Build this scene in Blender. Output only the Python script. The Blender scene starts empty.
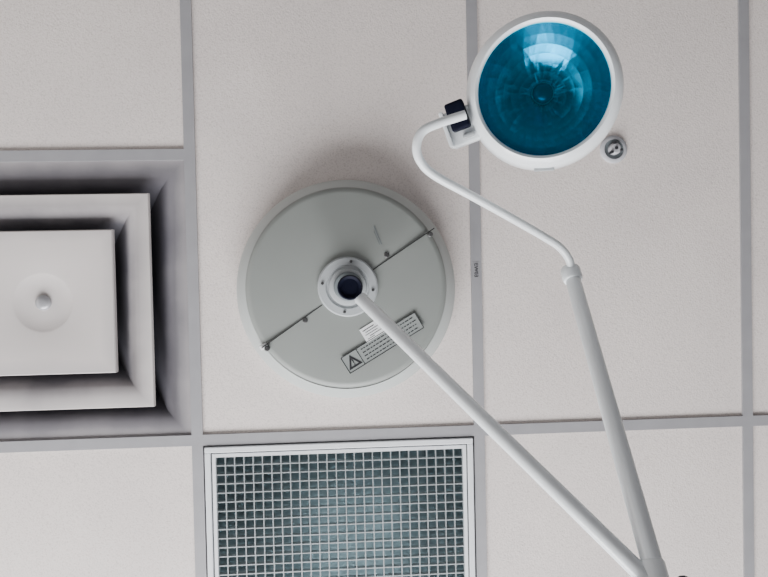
import bpy, bmesh, math, random
from mathutils import Matrix, Vector, Euler
random.seed(4)
H=2.7
COL=bpy.context.scene.collection
# ---------------- materials ----------------
def mat(name,col,rough=.5,metal=0,var=0,vscale=8,bump=0,bscale=200,emis=None,estr=0,coat=0,spec=.5):
    m=bpy.data.materials.new(name);m.use_nodes=True;nt=m.node_tree;b=nt.nodes['Principled BSDF']
    b.inputs['Base Color'].default_value=(*col,1);b.inputs['Roughness'].default_value=rough;b.inputs['Metallic'].default_value=metal
    b.inputs['Coat Weight'].default_value=coat;b.inputs['Specular IOR Level'].default_value=spec
    tc=nt.nodes.new('ShaderNodeTexCoord')
    if var:
        n=nt.nodes.new('ShaderNodeTexNoise');n.inputs['Scale'].default_value=vscale;n.inputs['Detail'].default_value=6
        nt.links.new(tc.outputs['Object'],n.inputs['Vector'])
        r=nt.nodes.new('ShaderNodeValToRGB');r.color_ramp.elements[0].position=.3;r.color_ramp.elements[1].position=.7
        r.color_ramp.elements[0].color=(*[c*(1-var) for c in col],1);r.color_ramp.elements[1].color=(*[min(1,c*(1+var*.5)) for c in col],1)
        nt.links.new(n.outputs['Fac'],r.inputs['Fac']);nt.links.new(r.outputs['Color'],b.inputs['Base Color'])
    if bump:
        n=nt.nodes.new('ShaderNodeTexNoise');n.inputs['Scale'].default_value=bscale;n.inputs['Detail'].default_value=4
        nt.links.new(tc.outputs['Object'],n.inputs['Vector'])
        bp=nt.nodes.new('ShaderNodeBump');bp.inputs['Strength'].default_value=bump;bp.inputs['Distance'].default_value=.002
        nt.links.new(n.outputs['Fac'],bp.inputs['Height']);nt.links.new(bp.outputs['Normal'],b.inputs['Normal'])
    if emis:
        b.inputs['Emission Color'].default_value=(*emis,1);b.inputs['Emission Strength'].default_value=estr
    return m
def tile_mat():
    m=mat('ceiling_tile_fibre',(.80,.755,.735),.9,bump=.35,bscale=260,spec=.15)
    nt=m.node_tree;b=nt.nodes['Principled BSDF'];tc=nt.nodes['Texture Coordinate']
    n=nt.nodes.new('ShaderNodeTexNoise');n.inputs['Scale'].default_value=330;n.inputs['Detail'].default_value=3
    n2=nt.nodes.new('ShaderNodeTexNoise');n2.inputs['Scale'].default_value=5;n2.inputs['Detail'].default_value=5
    for q in(n,n2): nt.links.new(tc.outputs['Object'],q.inputs['Vector'])
    r=nt.nodes.new('ShaderNodeValToRGB');r.color_ramp.elements[0].position=.32;r.color_ramp.elements[1].position=.5
    r.color_ramp.elements[0].color=(.68,.61,.575,1);r.color_ramp.elements[1].color=(.82,.745,.705,1)
    r2=nt.nodes.new('ShaderNodeValToRGB');r2.color_ramp.elements[0].position=.3;r2.color_ramp.elements[1].position=.7
    r2.color_ramp.elements[0].color=(.92,.92,.93,1);r2.color_ramp.elements[1].color=(1,1,1,1)
    mx=nt.nodes.new('ShaderNodeMix');mx.data_type='RGBA';mx.blend_type='MULTIPLY';mx.inputs[0].default_value=1
    nt.links.new(n.outputs['Fac'],r.inputs['Fac']);nt.links.new(n2.outputs['Fac'],r2.inputs['Fac'])
    nt.links.new(r.outputs['Color'],mx.inputs[6]);nt.links.new(r2.outputs['Color'],mx.inputs[7]);nt.links.new(mx.outputs[2],b.inputs['Base Color'])
    return m
def dust_shade_mat(name,stops,cx,cy):
    # dust and recess shade painted into the colour: depends on the distance from the diffuser centre, broken by noise
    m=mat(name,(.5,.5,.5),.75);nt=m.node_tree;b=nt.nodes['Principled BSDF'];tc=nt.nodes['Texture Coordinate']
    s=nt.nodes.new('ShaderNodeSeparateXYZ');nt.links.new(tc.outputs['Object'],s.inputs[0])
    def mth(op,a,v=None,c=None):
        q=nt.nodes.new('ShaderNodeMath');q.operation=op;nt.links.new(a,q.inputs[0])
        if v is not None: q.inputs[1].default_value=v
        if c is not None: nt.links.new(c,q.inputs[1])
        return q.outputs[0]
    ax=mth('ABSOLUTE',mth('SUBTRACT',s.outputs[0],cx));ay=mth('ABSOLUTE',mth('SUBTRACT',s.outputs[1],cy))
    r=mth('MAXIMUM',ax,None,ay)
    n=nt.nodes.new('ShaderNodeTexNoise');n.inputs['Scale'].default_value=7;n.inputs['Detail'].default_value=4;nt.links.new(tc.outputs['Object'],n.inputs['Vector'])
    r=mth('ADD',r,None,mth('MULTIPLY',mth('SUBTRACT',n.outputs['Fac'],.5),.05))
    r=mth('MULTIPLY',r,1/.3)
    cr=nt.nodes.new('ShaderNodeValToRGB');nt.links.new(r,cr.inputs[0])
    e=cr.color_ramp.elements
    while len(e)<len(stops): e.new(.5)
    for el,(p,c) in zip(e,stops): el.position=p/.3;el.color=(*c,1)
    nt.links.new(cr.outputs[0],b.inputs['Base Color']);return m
M_tile=tile_mat()
M_bar=mat('grid_bar_paint',(.33,.325,.34),.45,var=.06,vscale=20)
M_wall=mat('wall_paint',(.28,.28,.28),.8,bump=.1,bscale=90)
M_floor=mat('floor_vinyl',(.16,.16,.17),.35,var=.15,vscale=4)
M_trim=mat('trim_paint',(.8,.8,.8),.4)
M_white=mat('white_enamel',(.84,.88,.90),.28,var=.03,vscale=12,coat=.3)
M_cover=mat('cover_grey_paint',(.25,.265,.25),.42,var=.06,vscale=6)
M_rim=mat('cover_rim_paint',(.46,.485,.47),.4,var=.04,vscale=6)
M_hub=mat('hub_light_grey',(.40,.42,.43),.35)
M_hub2=mat('hub_mid_grey',(.16,.18,.19),.4)
M_navy=mat('navy_plastic',(.003,.004,.014),.6,spec=.12)
M_black=mat('black_print',(.012,.012,.015),.6)
M_seam=mat('seam_dark',(.02,.02,.02),.7)  # dark line tone of the cover seams
M_screw=mat('screw_steel',(.12,.12,.12),.35,metal=.8)
M_label=mat('label_vinyl',(.27,.29,.28),.4)
M_stick=mat('sticker_white',(.85,.86,.86),.4)
cx,cy=-.302,.302
M_plate=dust_shade_mat('diffuser_plate_enamel',[(.0,(.60,.56,.545)),(.06,(.66,.61,.59)),(.118,(.66,.61,.59)),(.165,(.47,.44,.44))],cx,cy)
M_cone=dust_shade_mat('diffuser_cone_enamel',[(.130,(.045,.044,.055)),(.160,(.11,.105,.12)),(.198,(.42,.39,.39)),(.225,(.62,.58,.56))],cx,cy)  # dust and gap shade in the colour, darkest beside the centre plate
M_dust_shade=dust_shade_mat('diffuser_dust_shade_enamel',[(.20,(.03,.03,.04)),(.232,(.075,.07,.085)),(.265,(.19,.18,.195)),(.298,(.40,.375,.38))],cx,cy)  # dust plus painted recess shade, darkening toward the neck
M_knob=mat('diffuser_knob_metal',(.42,.42,.44),.35,metal=.3)
M_tframe=mat('troffer_frame_enamel',(.80,.82,.85),.35)
M_louv=mat('louver_aluminium',(.36,.39,.40),.4,metal=.3)
M_pan=mat('troffer_pan',(.5,.55,.57),.5)
M_tube=mat('fluorescent_tube_glass',(.8,.85,.85),.3,emis=(.86,.96,1),estr=17)
M_detr=mat('detector_plastic',(.50,.50,.53),.4)
M_detd=mat('detector_dark',(.03,.03,.035),.5)
M_dark=mat('plenum_dark',(.02,.02,.02),.9)
# troffer lens
M_lens=bpy.data.materials.new('acrylic_lens');M_lens.use_nodes=True;nt=M_lens.node_tree;nt.nodes.clear()
o=nt.nodes.new('ShaderNodeOutputMaterial');d=nt.nodes.new('ShaderNodeBsdfDiffuse');t=nt.nodes.new('ShaderNodeBsdfTranslucent')
tc=nt.nodes.new('ShaderNodeTexCoord');n=nt.nodes.new('ShaderNodeTexNoise');n.inputs['Scale'].default_value=45
r=nt.nodes.new('ShaderNodeValToRGB');r.color_ramp.elements[0].position=.3;r.color_ramp.elements[1].position=.7
r.color_ramp.elements[0].color=(.07,.085,.092,1);r.color_ramp.elements[1].color=(.17,.195,.205,1)
nt.links.new(tc.outputs['Object'],n.inputs['Vector']);nt.links.new(n.outputs['Fac'],r.inputs[0]);nt.links.new(r.outputs[0],d.inputs[0])
t.inputs[0].default_value=(.5,.57,.59,1)
mx=nt.nodes.new('ShaderNodeMixShader');mx.inputs[0].default_value=.35
nt.links.new(d.outputs[0],mx.inputs[1]);nt.links.new(t.outputs[0],mx.inputs[2]);nt.links.new(mx.outputs[0],o.inputs[0])
# reflector
M_refl=mat('teal_reflector',(.0,.30,.46),.27,metal=1)
M_shield=mat('bulb_shield_metal',(.0,.02,.045),.3,metal=.9)
M_glass=bpy.data.materials.new('teal_filter_glass');M_glass.use_nodes=True;nt=M_glass.node_tree;nt.nodes.clear()
o=nt.nodes.new('ShaderNodeOutputMaterial');t=nt.nodes.new('ShaderNodeBsdfTransparent');t.inputs[0].default_value=(.15,.88,.97,1)
g=nt.nodes.new('ShaderNodeBsdfGlossy');g.inputs['Roughness'].default_value=.12;g.inputs[0].default_value=(.1,.7,.9,1)
g2=nt.nodes.new('ShaderNodeBsdfDiffuse');g2.inputs[0].default_value=(0,.25,.42,1)
mx=nt.nodes.new('ShaderNodeMixShader');mx.inputs[0].default_value=.03
mx2=nt.nodes.new('ShaderNodeMixShader');mx2.inputs[0].default_value=.08
nt.links.new(t.outputs[0],mx2.inputs[1]);nt.links.new(g2.outputs[0],mx2.inputs[2])
nt.links.new(mx2.outputs[0],mx.inputs[1]);nt.links.new(g.outputs[0],mx.inputs[2]);nt.links.new(mx.outputs[0],o.inputs[0])
# ---------------- geometry helpers ----------------
def finish(bm,name,m,parent=None,smooth=False,M=None,bevel=0):
    bmesh.ops.recalc_face_normals(bm,faces=bm.faces)
    me=bpy.data.meshes.new(name);bm.to_mesh(me);bm.free()
    ob=bpy.data.objects.new(name,me);COL.objects.link(ob);me.materials.append(m)
    if smooth:
        for p in me.polygons:p.use_smooth=True
        try: me.set_sharp_from_angle(angle=math.radians(40))
        except Exception: pass
    if M is not None: ob.matrix_world=M
    if bevel:
        md=ob.modifiers.new('bevel','BEVEL');md.width=bevel;md.segments=2;md.limit_method='ANGLE'
    if parent:
        ob.parent=parent;ob.matrix_parent_inverse=Matrix.Translation(-parent.location)
    return ob
def empty(name,loc):
    e=bpy.data.objects.new(name,None);e.location=loc;e.empty_display_size=.05;COL.objects.link(e);return e
def addbox(bm,x0,x1,y0,y1,z0,z1,M=None):
    v=[bm.verts.new(c) for c in((x0,y0,z0),(x1,y0,z0),(x1,y1,z0),(x0,y1,z0),(x0,y0,z1),(x1,y0,z1),(x1,y1,z1),(x0,y1,z1))]
    if M is not None:
        for q in v:q.co=M@q.co
    for f in((0,3,2,1),(4,5,6,7),(0,1,5,4),(1,2,6,5),(2,3,7,6),(3,0,4,7)): bm.faces.new([v[i] for i in f])
def box(name,c,s,m,parent=None,rot=None,bevel=0):
    bm=bmesh.new();addbox(bm,-s[0]/2,s[0]/2,-s[1]/2,s[1]/2,-s[2]/2,s[2]/2)
    M=Matrix.Translation(c)@(rot if rot is not None else Matrix.Identity(4))
    return finish(bm,name,m,parent,M=M,bevel=bevel)
def addlathe(bm,prof,seg=64,M=Matrix.Identity(4)):
    rings=[]
    for r,z in prof:
        if r<1e-6: rings.append([bm.verts.new(M@Vector((0,0,z)))])
        else: rings.append([bm.verts.new(M@Vector((r*math.cos(2*math.pi*i/seg),r*math.sin(2*math.pi*i/seg),z))) for i in range(seg)])
    for a,c in zip(rings,rings[1:]):
        for i in range(seg):
            j=(i+1)%seg
            if len(a)==1 and len(c)==1: continue
            if len(a)==1: bm.faces.new([a[0],c[i],c[j]])
            elif len(c)==1: bm.faces.new([a[i],a[j],c[0]])
            else: bm.faces.new([a[i],a[j],c[j],c[i]])
def lathe(name,prof,m,parent=None,M=Matrix.Identity(4),seg=64,smooth=True):
    bm=bmesh.new();addlathe(bm,prof,seg);return finish(bm,name,m,parent,smooth,M=M)
def frame_z(loc,axis,up=Vector((0,0,1))):
    z=Vector(axis).normalized();x=up.cross(z)
    if x.length<1e-4:x=Vector((1,0,0))
    x.normalize();y=z.cross(x)
    M=Matrix((x,y,z)).transposed().to_4x4();M.translation=loc;return M
def rod(name,a,b_,r,m,parent,r2=None,seg=32,round_=True):
    a=Vector(a);b_=Vector(b_);L=(b_-a).length;r2=r if r2 is None else r2
    k=r*.3
    prof=[(0,0),(r-k,0),(r-k*.3,k*.3),(r,k),(r2,L-k),(r2-k*.3,L-k*.3),(r2-k,L),(0,L)]
    return lathe(name,prof,m,parent,frame_z(a,b_-a),seg)
def smoothpath(pts,n=12):
    P=[Vector(p) for p in pts];P=[2*P[0]-P[1]]+P+[2*P[-1]-P[-2]];out=[]
    for i in range(1,len(P)-2):
        for k in range(n):
            t=k/n
            out.append(.5*((2*P[i])+(P[i+1]-P[i-1])*t+(2*P[i-1]-5*P[i]+4*P[i+1]-P[i+2])*t*t+(-P[i-1]+3*P[i]-3*P[i+1]+P[i+2])*t**3))
    out.append(P[-2]);return out
def tube(name,pts,r,m,parent,seg=24):
    bm=bmesh.new();prev=None;x=None
    for i,p in enumerate(pts):
        d=(pts[min(i+1,len(pts)-1)]-pts[max(i-1,0)]).normalized()
        if x is None: x=d.cross(Vector((0,0,1))).normalized()
        x=(x-d*x.dot(d)).normalized();y=d.cross(x)
        ring=[bm.verts.new(p+(x*math.cos(2*math.pi*k/seg)+y*math.sin(2*math.pi*k/seg))*r) for k in range(seg)]
        if prev:
            for k in range(seg): bm.faces.new([prev[k],prev[(k+1)%seg],ring[(k+1)%seg],ring[k]])
        else: bm.faces.new(ring)
        prev=ring
    bm.faces.new(prev[::-1])
    return finish(bm,name,m,parent,True)
def sqprof(prof,cx,cy):
    bm=bmesh.new();rings=[]
    for h,z in prof:
        rings.append([bm.verts.new((cx+sx_*h,cy+sy_*h,z)) for sx_,sy_ in((-1,-1),(1,-1),(1,1),(-1,1))])
    for a,c in zip(rings,rings[1:]):
        for i in range(4): bm.faces.new([a[i],a[(i+1)%4],c[(i+1)%4],c[i]])
    return bm,rings
# ---------------- room shell ----------------
X0,X1,Y0,Y1=-2.4,3.0,-1.8,2.4
bm=bmesh.new();bar=bmesh.new()
ncol=9
for i in range(ncol):
    xa=X0+.6*i;xb=xa+.6
    ys=[-1.8,-.6,.6,1.8,Y1]
    if abs(xb)<.01: ys=[-1.8,-1.2,0,.6,1.8,Y1]
    for ya,yb in zip(ys,ys[1:]):
        if abs(xb)<.01 and abs(ya)<.01: continue
        if abs(xa)<.01 and abs(ya-.6)<.01: continue
        addbox(bm,xa+.002,xb-.002,ya+.002,yb-.002,H+.005,H+.02)
    for y in ys:
        addbox(bar,xa+.0115,xb-.0115,y-.0115,y+.0115,H,H+.004)
for i in range(ncol+1):
    x=X0+.6*i;addbox(bar,x-.0115,x+.0115,Y0,Y1,H,H+.004)
addbox(bm,X0,X1,Y0,Y1,H+.30,H+.36)
finish(bm,'ceiling',M_tile)
finish(bar,'trim_1',M_bar)
bm=bmesh.new();addbox(bm,X0-.1,X1+.1,Y0-.1,Y1+.1,-.1,0);finish(bm,'floor',M_floor)
def wall(name,axis,pos,a0,a1,th,hole=None):
    bm=bmesh.new()
    def bx(u0,u1,z0,z1):
        if axis=='y': addbox(bm,u0,u1,min(pos,pos+th),max(pos,pos+th),z0,z1)
        else: addbox(bm,min(pos,pos+th),max(pos,pos+th),u0,u1,z0,z1)
    if hole:
        u0,u1,z0,z1=hole;bx(a0,u0,0,H+.36);bx(u1,a1,0,H+.36);bx(u0,u1,0,z0);bx(u0,u1,z1,H+.36)
    else: bx(a0,a1,0,H+.36)
    finish(bm,name,M_wall)
wall('wall_back','y',Y1,X0,X1,.12,(-1.7,1.3,.8,2.2))
wall('wall_front','y',Y0,X0,X1,-.12)
wall('wall_left','x',X0,Y0-.12,Y1+.12,-.12,(-.9,1.5,.9,2.1))  # opening added for the left fill
wall('wall_right','x',X1,Y0-.12,Y1+.12,.12)
bm=bmesh.new()
for x in(-1.7,-.72,.28,1.26): addbox(bm,x,x+.04,Y1+.03,Y1+.08,.8,2.2)
addbox(bm,-1.7,1.3,Y1+.03,Y1+.08,.8,.84);addbox(bm,-1.7,1.3,Y1+.03,Y1+.08,2.16,2.2);finish(bm,'window_1',M_trim)
bm=bmesh.new()
for y in(-.9,.28,1.46): addbox(bm,X0-.08,X0-.03,y,y+.04,.9,2.1)
addbox(bm,X0-.08,X0-.03,-.9,1.5,.9,.94);addbox(bm,X0-.08,X0-.03,-.9,1.5,2.06,2.1);finish(bm,'fill_opening_frame',M_trim)  # frame of the added left opening
for nm,b_ in(('baseboard_back',(X0,X1,Y1-.015,Y1,0,.1)),('baseboard_front',(X0,X1,Y0,Y0+.015,0,.1)),('baseboard_left',(X0,X0+.015,Y0,Y1,0,.1)),('baseboard_right',(X1-.015,X1,Y0,Y1,0,.1))):
    bm=bmesh.new();addbox(bm,*b_);finish(bm,nm,M_trim)
# ---------------- air diffuser ----------------
dif=empty('ceiling_air_diffuser',(cx,cy,H))
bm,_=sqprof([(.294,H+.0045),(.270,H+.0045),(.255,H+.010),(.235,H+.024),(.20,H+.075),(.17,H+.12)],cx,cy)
finish(bm,'housing_frame',M_dust_shade,dif,True)
bm,r=sqprof([(.17,H+.12),(.17,H+.2)],cx,cy);bm.faces.new(r[-1]);finish(bm,'neck_duct',M_dark,dif)
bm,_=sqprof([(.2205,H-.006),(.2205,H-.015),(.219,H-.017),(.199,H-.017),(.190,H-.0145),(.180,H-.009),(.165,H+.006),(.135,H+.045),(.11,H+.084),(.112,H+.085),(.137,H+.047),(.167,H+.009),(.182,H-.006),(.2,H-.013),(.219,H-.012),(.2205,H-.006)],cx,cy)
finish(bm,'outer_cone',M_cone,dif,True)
bm=bmesh.new()
seg=96;hw=.1470;zc=H-.022
def sqpt(i,h):
    a=2*math.pi*i/seg+math.pi/4;c,s=math.cos(a),math.sin(a);k=h/max(abs(c),abs(s));return(cx+c*k,cy+s*k)
rings=[]
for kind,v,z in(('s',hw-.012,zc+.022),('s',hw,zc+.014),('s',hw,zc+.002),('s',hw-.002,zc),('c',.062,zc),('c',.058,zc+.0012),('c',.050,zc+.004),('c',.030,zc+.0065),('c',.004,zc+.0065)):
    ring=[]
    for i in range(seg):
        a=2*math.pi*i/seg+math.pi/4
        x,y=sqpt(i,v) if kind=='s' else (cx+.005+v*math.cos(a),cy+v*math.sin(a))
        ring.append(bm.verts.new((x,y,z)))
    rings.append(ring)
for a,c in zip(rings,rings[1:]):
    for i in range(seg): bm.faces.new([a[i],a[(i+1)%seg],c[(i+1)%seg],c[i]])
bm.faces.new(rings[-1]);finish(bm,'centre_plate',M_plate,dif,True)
lathe('centre_knob',[(0,-.003),(.006,-.0027),(.012,-.0010),(.0150,.002),(.0160,.0065),(.0180,.0068),(.0180,.018)],M_knob,dif,Matrix.Translation((cx+.004,cy,zc)),40)
bm=bmesh.new()
for dx,dy in((.1,.1),(-.1,.1),(.1,-.1),(-.1,-.1)): addbox(bm,cx+dx-.004,cx+dx+.004,cy+dy-.004,cy+dy+.004,zc+.012,H+.12)
finish(bm,'support_posts',M_dark,dif)
# ---------------- light troffer ----------------
tr=empty('recessed_ceiling_light',(.3,1.2,H))
def rectframe(bm,x0,x1,y0,y1,w,z0,z1):
    addbox(bm,x0,x1,y0,y0+w,z0,z1);addbox(bm,x0,x1,y1-w,y1,z0,z1);addbox(bm,x0,x0+w,y0+w,y1-w,z0,z1);addbox(bm,x1-w,x1,y0+w,y1-w,z0,z1)
bm=bmesh.new();rectframe(bm,.015,.585,.615,1.785,.012,H-.004,H+.012);finish(bm,'outer_frame',M_tframe,tr,bevel=.0015)
bm=bmesh.new();rectframe(bm,.027,.573,.627,1.773,.004,H+.004,H+.014);finish(bm,'frame_groove',M_dark,tr)
bm=bmesh.new();rectframe(bm,.030,.570,.630,1.770,.007,H-.002,H+.016);finish(bm,'inner_frame',M_tframe,tr)
bm=bmesh.new()
n=27;xs=[.037+(.563-.037)*i/n for i in range(n+1)];ny=58;ysl=[.637+(1.763-.637)*i/ny for i in range(ny+1)]
for x in xs: addbox(bm,x-.0011,x+.0011,.637,1.763,H+.002,H+.014)
for y in ysl: addbox(bm,.037,.563,y-.0011,y+.0011,H+.0022,H+.0138)
finish(bm,'egg_crate_louver',M_louv,tr)
bm=bmesh.new();addbox(bm,.031,.569,.631,1.769,H+.018,H+.020);finish(bm,'acrylic_lens',M_lens,tr)
bm=bmesh.new();P=[(.030,H+.016),(.034,H+.06),(.08,H+.12),(.52,H+.12),(.566,H+.06),(.570,H+.016)]
a=[bm.verts.new((x,.630,z)) for x,z in P];c=[bm.verts.new((x,1.770,z)) for x,z in P]
for i in range(5): bm.faces.new([a[i],a[i+1],c[i+1],c[i]])
bm.faces.new(a);bm.faces.new(c);finish(bm,'reflector_pan',M_pan,tr)
for k,x in enumerate((.27,.38)):
    rod('tube_%d'%(k+1),(x,.73,H+.075),(x,1.67,H+.075),.013,M_tube,tr)
# ---------------- surgical lamp ----------------
L=empty('surgical_examination_lamp',(.3235,.2845,H))
T=Matrix.Translation
dc=(.3215,.2845,H)
lathe('mount_cover_rim',[(.2270,.006),(.2270,-.026),(.2262,-.032),(.2240,-.037),(.208,-.060),(.2015,-.065)],M_rim,L,T((.3215,.2880,H)),128)
lathe('mount_cover_face',[(.2045,-.058),(.2025,-.0675),(.1995,-.0710),(.190,-.073),(.05,-.078),(0,-.078)],M_cover,L,T(dc),128)
zf=H-.0785
lathe('hub_flange',[(.060,.006),(.060,-.006),(.057,-.009),(.044,-.010),(.042,-.007),(.038,-.007),(.036,-.014),(.028,-.017),(.0,-.017)],M_hub,L,T((.3235,.282,zf)),64)
lathe('hub_collar',[(.029,0),(.029,-.024),(.026,-.028),(.0,-.028)],M_hub2,L,T((.3245,.281,zf)),48)
bm=bmesh.new()
for k in range(4):
    a=k*math.pi/2+.15;addlathe(bm,[(0,-.0125),(.0028,-.0125),(.0032,-.009)],12,T((.3235+.0505*math.cos(a),.282+.0505*math.sin(a),zf)))
finish(bm,'hub_screws',M_screw,L)
def strip(name,a,b_,w,z,m,h=.0012):
    a=Vector(a);b_=Vector(b_);d=b_-a;ang=math.atan2(d.y,d.x);c=(a+b_)/2
    return box(name,(c.x,c.y,z),(d.length,w,h),m,L,Matrix.Rotation(ang,4,'Z'))
strip('cover_seam_1',(.150,.400),(.272,.317),.0020,H-.0760,M_seam,.004)
strip('cover_seam_2',(.375,.249),(.500,.168),.0020,H-.0760,M_seam,.004)
bm=bmesh.new()
for x,y in((.237,.347),(.403,.220),(.492,.180),(.160,.402)):
    addlathe(bm,[(0,-.0045),(.004,-.0045),(.0055,-.003),(.0055,.003)],20,T((x,y,H-.0745)))
finish(bm,'cover_screws',M_screw,L)
box('cover_latch',(.153,.398,H-.070),(.016,.010,.010),M_stick,L,Matrix.Rotation(-.5,4,'Z'),.002)
th=math.radians(-30.5);r_=Vector((math.cos(th),math.sin(th),0));d_=Vector((-math.sin(th),math.cos(th),0))
def lab(name,parts,org,z,m):
    bm=bmesh.new()
    for u,v,w,h in parts:
        Mx=T(Vector((org[0],org[1],z))+r_*u+d_*v)@Matrix.Rotation(th,4,'Z');addbox(bm,-w/2,w/2,-h/2,h/2,-.0003,.0003,Mx)
    return finish(bm,name,m,L)
o1=(.3905,.3965);zl=H-.0782
lab('warning_label',[(0,0,.174,.036)],o1,zl,M_label)
lab('warning_label_border',[(0,-.018,.174,.0014),(0,.018,.174,.0014),(-.087,0,.0014,.036),(.087,0,.0014,.036),(-.052,0,.0014,.036)],o1,zl-.0006,M_black)
tx=[]
for row in range(4):
    u=-.044
    while u<.078:
        w=random.uniform(.003,.008);tx.append((u+w/2,-.0115+row*.0077,w,.0018));u+=w+.0022
lab('warning_label_text',tx,o1,zl-.0006,M_black)
bm=bmesh.new();oo=Vector((*o1,zl-.0009))-r_*.0695
def tri(s,off):
    return [bm.verts.new(oo+r_*(s*a)+d_*(s*b_+off)) for a,b_ in((0,-.0145),(.0155,.0125),(-.0155,.0125))]
A=tri(1,0);B=tri(.55,.0015)
for i in range(3): bm.faces.new([A[i],A[(i+1)%3],B[(i+1)%3],B[i]])
for u,v,w,h in((0,-.0005,.0022,.009),(0,.0065,.0022,.0022)):
    addbox(bm,-w/2,w/2,-h/2,h/2,-.0002,.0002,T(oo+r_*u+d_*v)@Matrix.Rotation(th,4,'Z'))
finish(bm,'warning_triangle',M_black,L)
lab('rating_sticker',[(0,0,.046,.030)],(.372,.371),zl-.0004,M_stick)
lab('rating_sticker_text',[(-.006,-.009,.026,.0014),(.002,-.004,.034,.001),(-.004,.001,.028,.001),(.004,.006,.030,.001),(-.010,.010,.016,.001)],(.372,.371),zl-.001,M_black)
th=math.radians(68);r_=Vector((math.cos(th),math.sin(th),0));d_=Vector((-math.sin(th),math.cos(th),0))
lab('maker_mark',[(0,0,.040,.0016),(.004,.004,.030,.0010)],(.386,.180),zl+.002,M_hub2)
# pole and arms
pc=Vector((.327,.2795,0))
lathe('ceiling_pole',[(.0175,0),(.0175,.245)],M_white,L,T((pc.x,pc.y,2.378)),48)
lathe('pole_end_cap',[(.0,.004),(.014,.004),(.0165,.001),(.0185,0),(.0205,.003),(.0205,.034),(.0178,.037)],M_navy,L,T((pc.x,pc.y,2.374)),48)
E=Vector((.674,.632,2.05))
s0=Vector((.3415,.2955,2.386))
rod('lower_arm',s0,E+Vector((.012,.012,-.012)),.0108,M_white,L)
C1=Vector((.6765,.267,2.330))
rod('upper_arm',E+Vector((0,.03,-.025)),C1,.0125,M_white,L,.0118)
dd=(C1-E).normalized()
rod('elbow_sleeve',E-dd*.05,E+dd*.035,.0150,M_white,L)
rod('elbow_pivot',E+Vector((-.03,.0,.0)),E+Vector((.030,.0,.0)),.010,M_white,L)
rod('elbow_knob',E+Vector((.024,-.003,.0)),E+Vector((.036,-.003,.0)),.013,M_navy,L)
rod('arm_collar',C1-dd*.012,C1+dd*.014,.0155,M_white,L)
path=smoothpath([C1,(.6745,.2535,2.327),(.6685,.2400,2.322),(.6525,.2233,2.314),(.6259,.2079,2.304),(.5670,.1790,2.280),(.5060,.1490,2.259),(.4492,.1216,2.239),(.4286,.1035,2.229),(.4226,.084,2.222),(.4309,.0643,2.219),(.4546,.0534,2.217),(.490,.043,2.214)],10)
tube('goose_tube',path,.0064,M_white,L)
hc=Vector((.598,.0105,2.210));cam_c=Vector((.32332,.26185,1.33887))
ax=(Vector((.350,.120,1.339))-hc).normalized()
MH=frame_z(hc,ax)
lathe('lamp_housing',[(.0885,-.004),(.0895,.003),(.093,.006),(.0985,.003),(.1045,-.006),(.1070,-.016),(.1085,-.044),(.106,-.060),(.092,-.074),(.060,-.084),(.025,-.090),(0,-.091)],M_white,L,MH,96)
# faceted bowl
bm=bmesh.new();NR,NS=7,48;rings=[]
for k in range(NR+1):
    rr=.0888*(1-k/NR)+.012*(k/NR);zz=-.057*(1-(rr/.0888)**2.1)-.003
    rings.append([bm.verts.new((rr*math.cos(2*math.pi*(i+.5*(k%2))/NS),rr*math.sin(2*math.pi*(i+.5*(k%2))/NS),zz+random.uniform(-.0004,.0004))) for i in range(NS)])
for k in range(NR):
    a,c=rings[k],rings[k+1];off=0 if k%2==0 else 1
    for i in range(NS):
        if k%2==0: bm.faces.new([a[i],a[(i+1)%NS],c[i]]);bm.faces.new([a[(i+1)%NS],c[(i+1)%NS],c[i]])
        else: bm.faces.new([a[i],a[(i+1)%NS],c[(i+1)%NS]]);bm.faces.new([a[i],c[(i+1)%NS],c[i]])
bm.faces.new(rings[-1]);finish(bm,'reflector_bowl',M_refl,L,False,M=MH)
lathe('filter_glass',[(.0888,-.001),(.06,.003),(.03,.005),(0,.0055)],M_glass,L,MH,96)
lathe('bulb_shield',[(0,-.020),(.008,-.021),(.014,-.026),(.0155,-.034),(.013,-.052)],M_shield,L,MH,32)
# bracket
sd=(Vector((.4795,.0500,2.219))-hc);sd=(sd-ax*sd.dot(ax)).normalized();yy=ax.cross(sd)
MB=Matrix((sd,yy,ax)).transposed().to_4x4()
def hb(name,u,v,w,size,m,bev=.003): return box(name,hc+sd*u+yy*v+ax*w,size,m,L,MB,bev)
sgn=1 if yy.y<0 else -1
hb('bracket_block',.121,-sgn*.004,-.022,(.044,.052,.026),M_white)
hb('bracket_plate',.143,-sgn*.002,-.016,(.006,.052,.034),M_white,.0015)
hb('bracket_switch',.121,sgn*.010,.000,(.027,.040,.022),M_navy)
hb('bracket_latch',.115,-sgn*.020,-.006,(.018,.008,.008),M_hub)
dn=(Vector((0,1,0))-ax*ax.y).normalized();MB2=Matrix((dn.cross(ax),dn,ax)).transposed().to_4x4()
box('rim_clip',hc+dn*.108-ax*.016,(.028,.004,.008),M_hub,L,MB2,.001)
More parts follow.
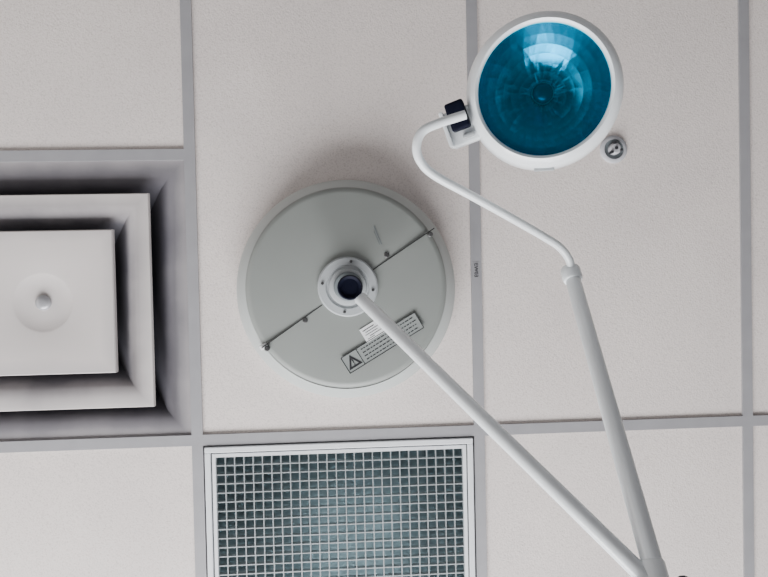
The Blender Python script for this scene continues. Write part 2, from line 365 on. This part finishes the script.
# ---------------- detector ----------------
D=empty('ceiling_sprinkler_head',(.906,-.002,H+.004))
TD=T((.906,-.002,H+.005))
lathe('escutcheon',[(.030,0),(.030,-.003),(.027,-.006),(.022,-.0065),(.021,-.003)],M_detr,D,TD,48)
lathe('recess',[(.0215,-.0045),(.017,-.0015),(0,-.001)],M_hub2,D,TD,48)
lathe('body',[(.0125,0),(.0125,-.012),(.009,-.016),(0,-.016)],M_detr,D,TD,32)
bm=bmesh.new()
for a in(.3,2.4,4.5):
    addbox(bm,-.0025,.0025,-.0025,.0025,-.019,-.006,TD@T((.012*math.cos(a),.012*math.sin(a),0)))
addlathe(bm,[(0,-.0195),(.0035,-.0195),(.0035,-.015)],16,TD);finish(bm,'frame_arms',M_detd,D)
# grid tag
G=empty('grid_label_tag',(.599,.254,H))
bm=bmesh.new();addbox(bm,.5915,.6065,.236,.272,H-.0006,H);finish(bm,'tag_paper',M_bar,G)
tc_=bpy.data.curves.new('tag_text','FONT');tc_.body='EW03';tc_.size=.0120;tc_.align_x='CENTER';tc_.align_y='CENTER';tc_.extrude=.0002
to=bpy.data.objects.new('tag_text',tc_);COL.objects.link(to);to.data.materials.append(M_black)
to.matrix_world=T((.599,.254,H-.001))@Matrix(((0,1,0,0),(1,0,0,0),(0,0,-1,0),(0,0,0,1)))
to.parent=G;to.matrix_parent_inverse=T(-G.location)
# ---------------- lights ----------------
def area(name,loc,target,sx,sy,e,col):
    l=bpy.data.lights.new(name,'AREA');l.shape='RECTANGLE';l.size=sx;l.size_y=sy;l.energy=e;l.color=col
    ob=bpy.data.objects.new(name,l);COL.objects.link(ob);ob.location=loc
    ob.rotation_euler=(Vector(target)-Vector(loc)).to_track_quat('-Z','Y').to_euler();return ob
area('window_daylight_back',(-.2,2.58,1.45),(.0,0,2.1),2.9,1.35,210,(.98,.985,1))
area('fill_left',(-2.6,.3,1.4),(0,.3,1.8),2.3,1.15,22,(1,.92,.84))  # added warm fill, evens the falloff from the back window
w=bpy.data.worlds.new('world');bpy.context.scene.world=w;w.use_nodes=True
w.node_tree.nodes['Background'].inputs[0].default_value=(.8,.88,1,1);w.node_tree.nodes['Background'].inputs[1].default_value=.5
# ---------------- camera ----------------
cd=bpy.data.cameras.new('camera');cam=bpy.data.objects.new('camera',cd);COL.objects.link(cam)
Rm=Matrix.Rotation(.02125,3,'Z')@Matrix.Rotation(.05702,3,'Y')@Matrix.Rotation(-.01860,3,'X')@Matrix(((1,0,0),(0,-1,0),(0,0,-1)))
MM=Rm.to_4x4();MM.translation=cam_c;cam.matrix_world=MM
cd.sensor_width=36;cd.lens=30.0;cd.clip_start=.01
bpy.context.scene.camera=cam
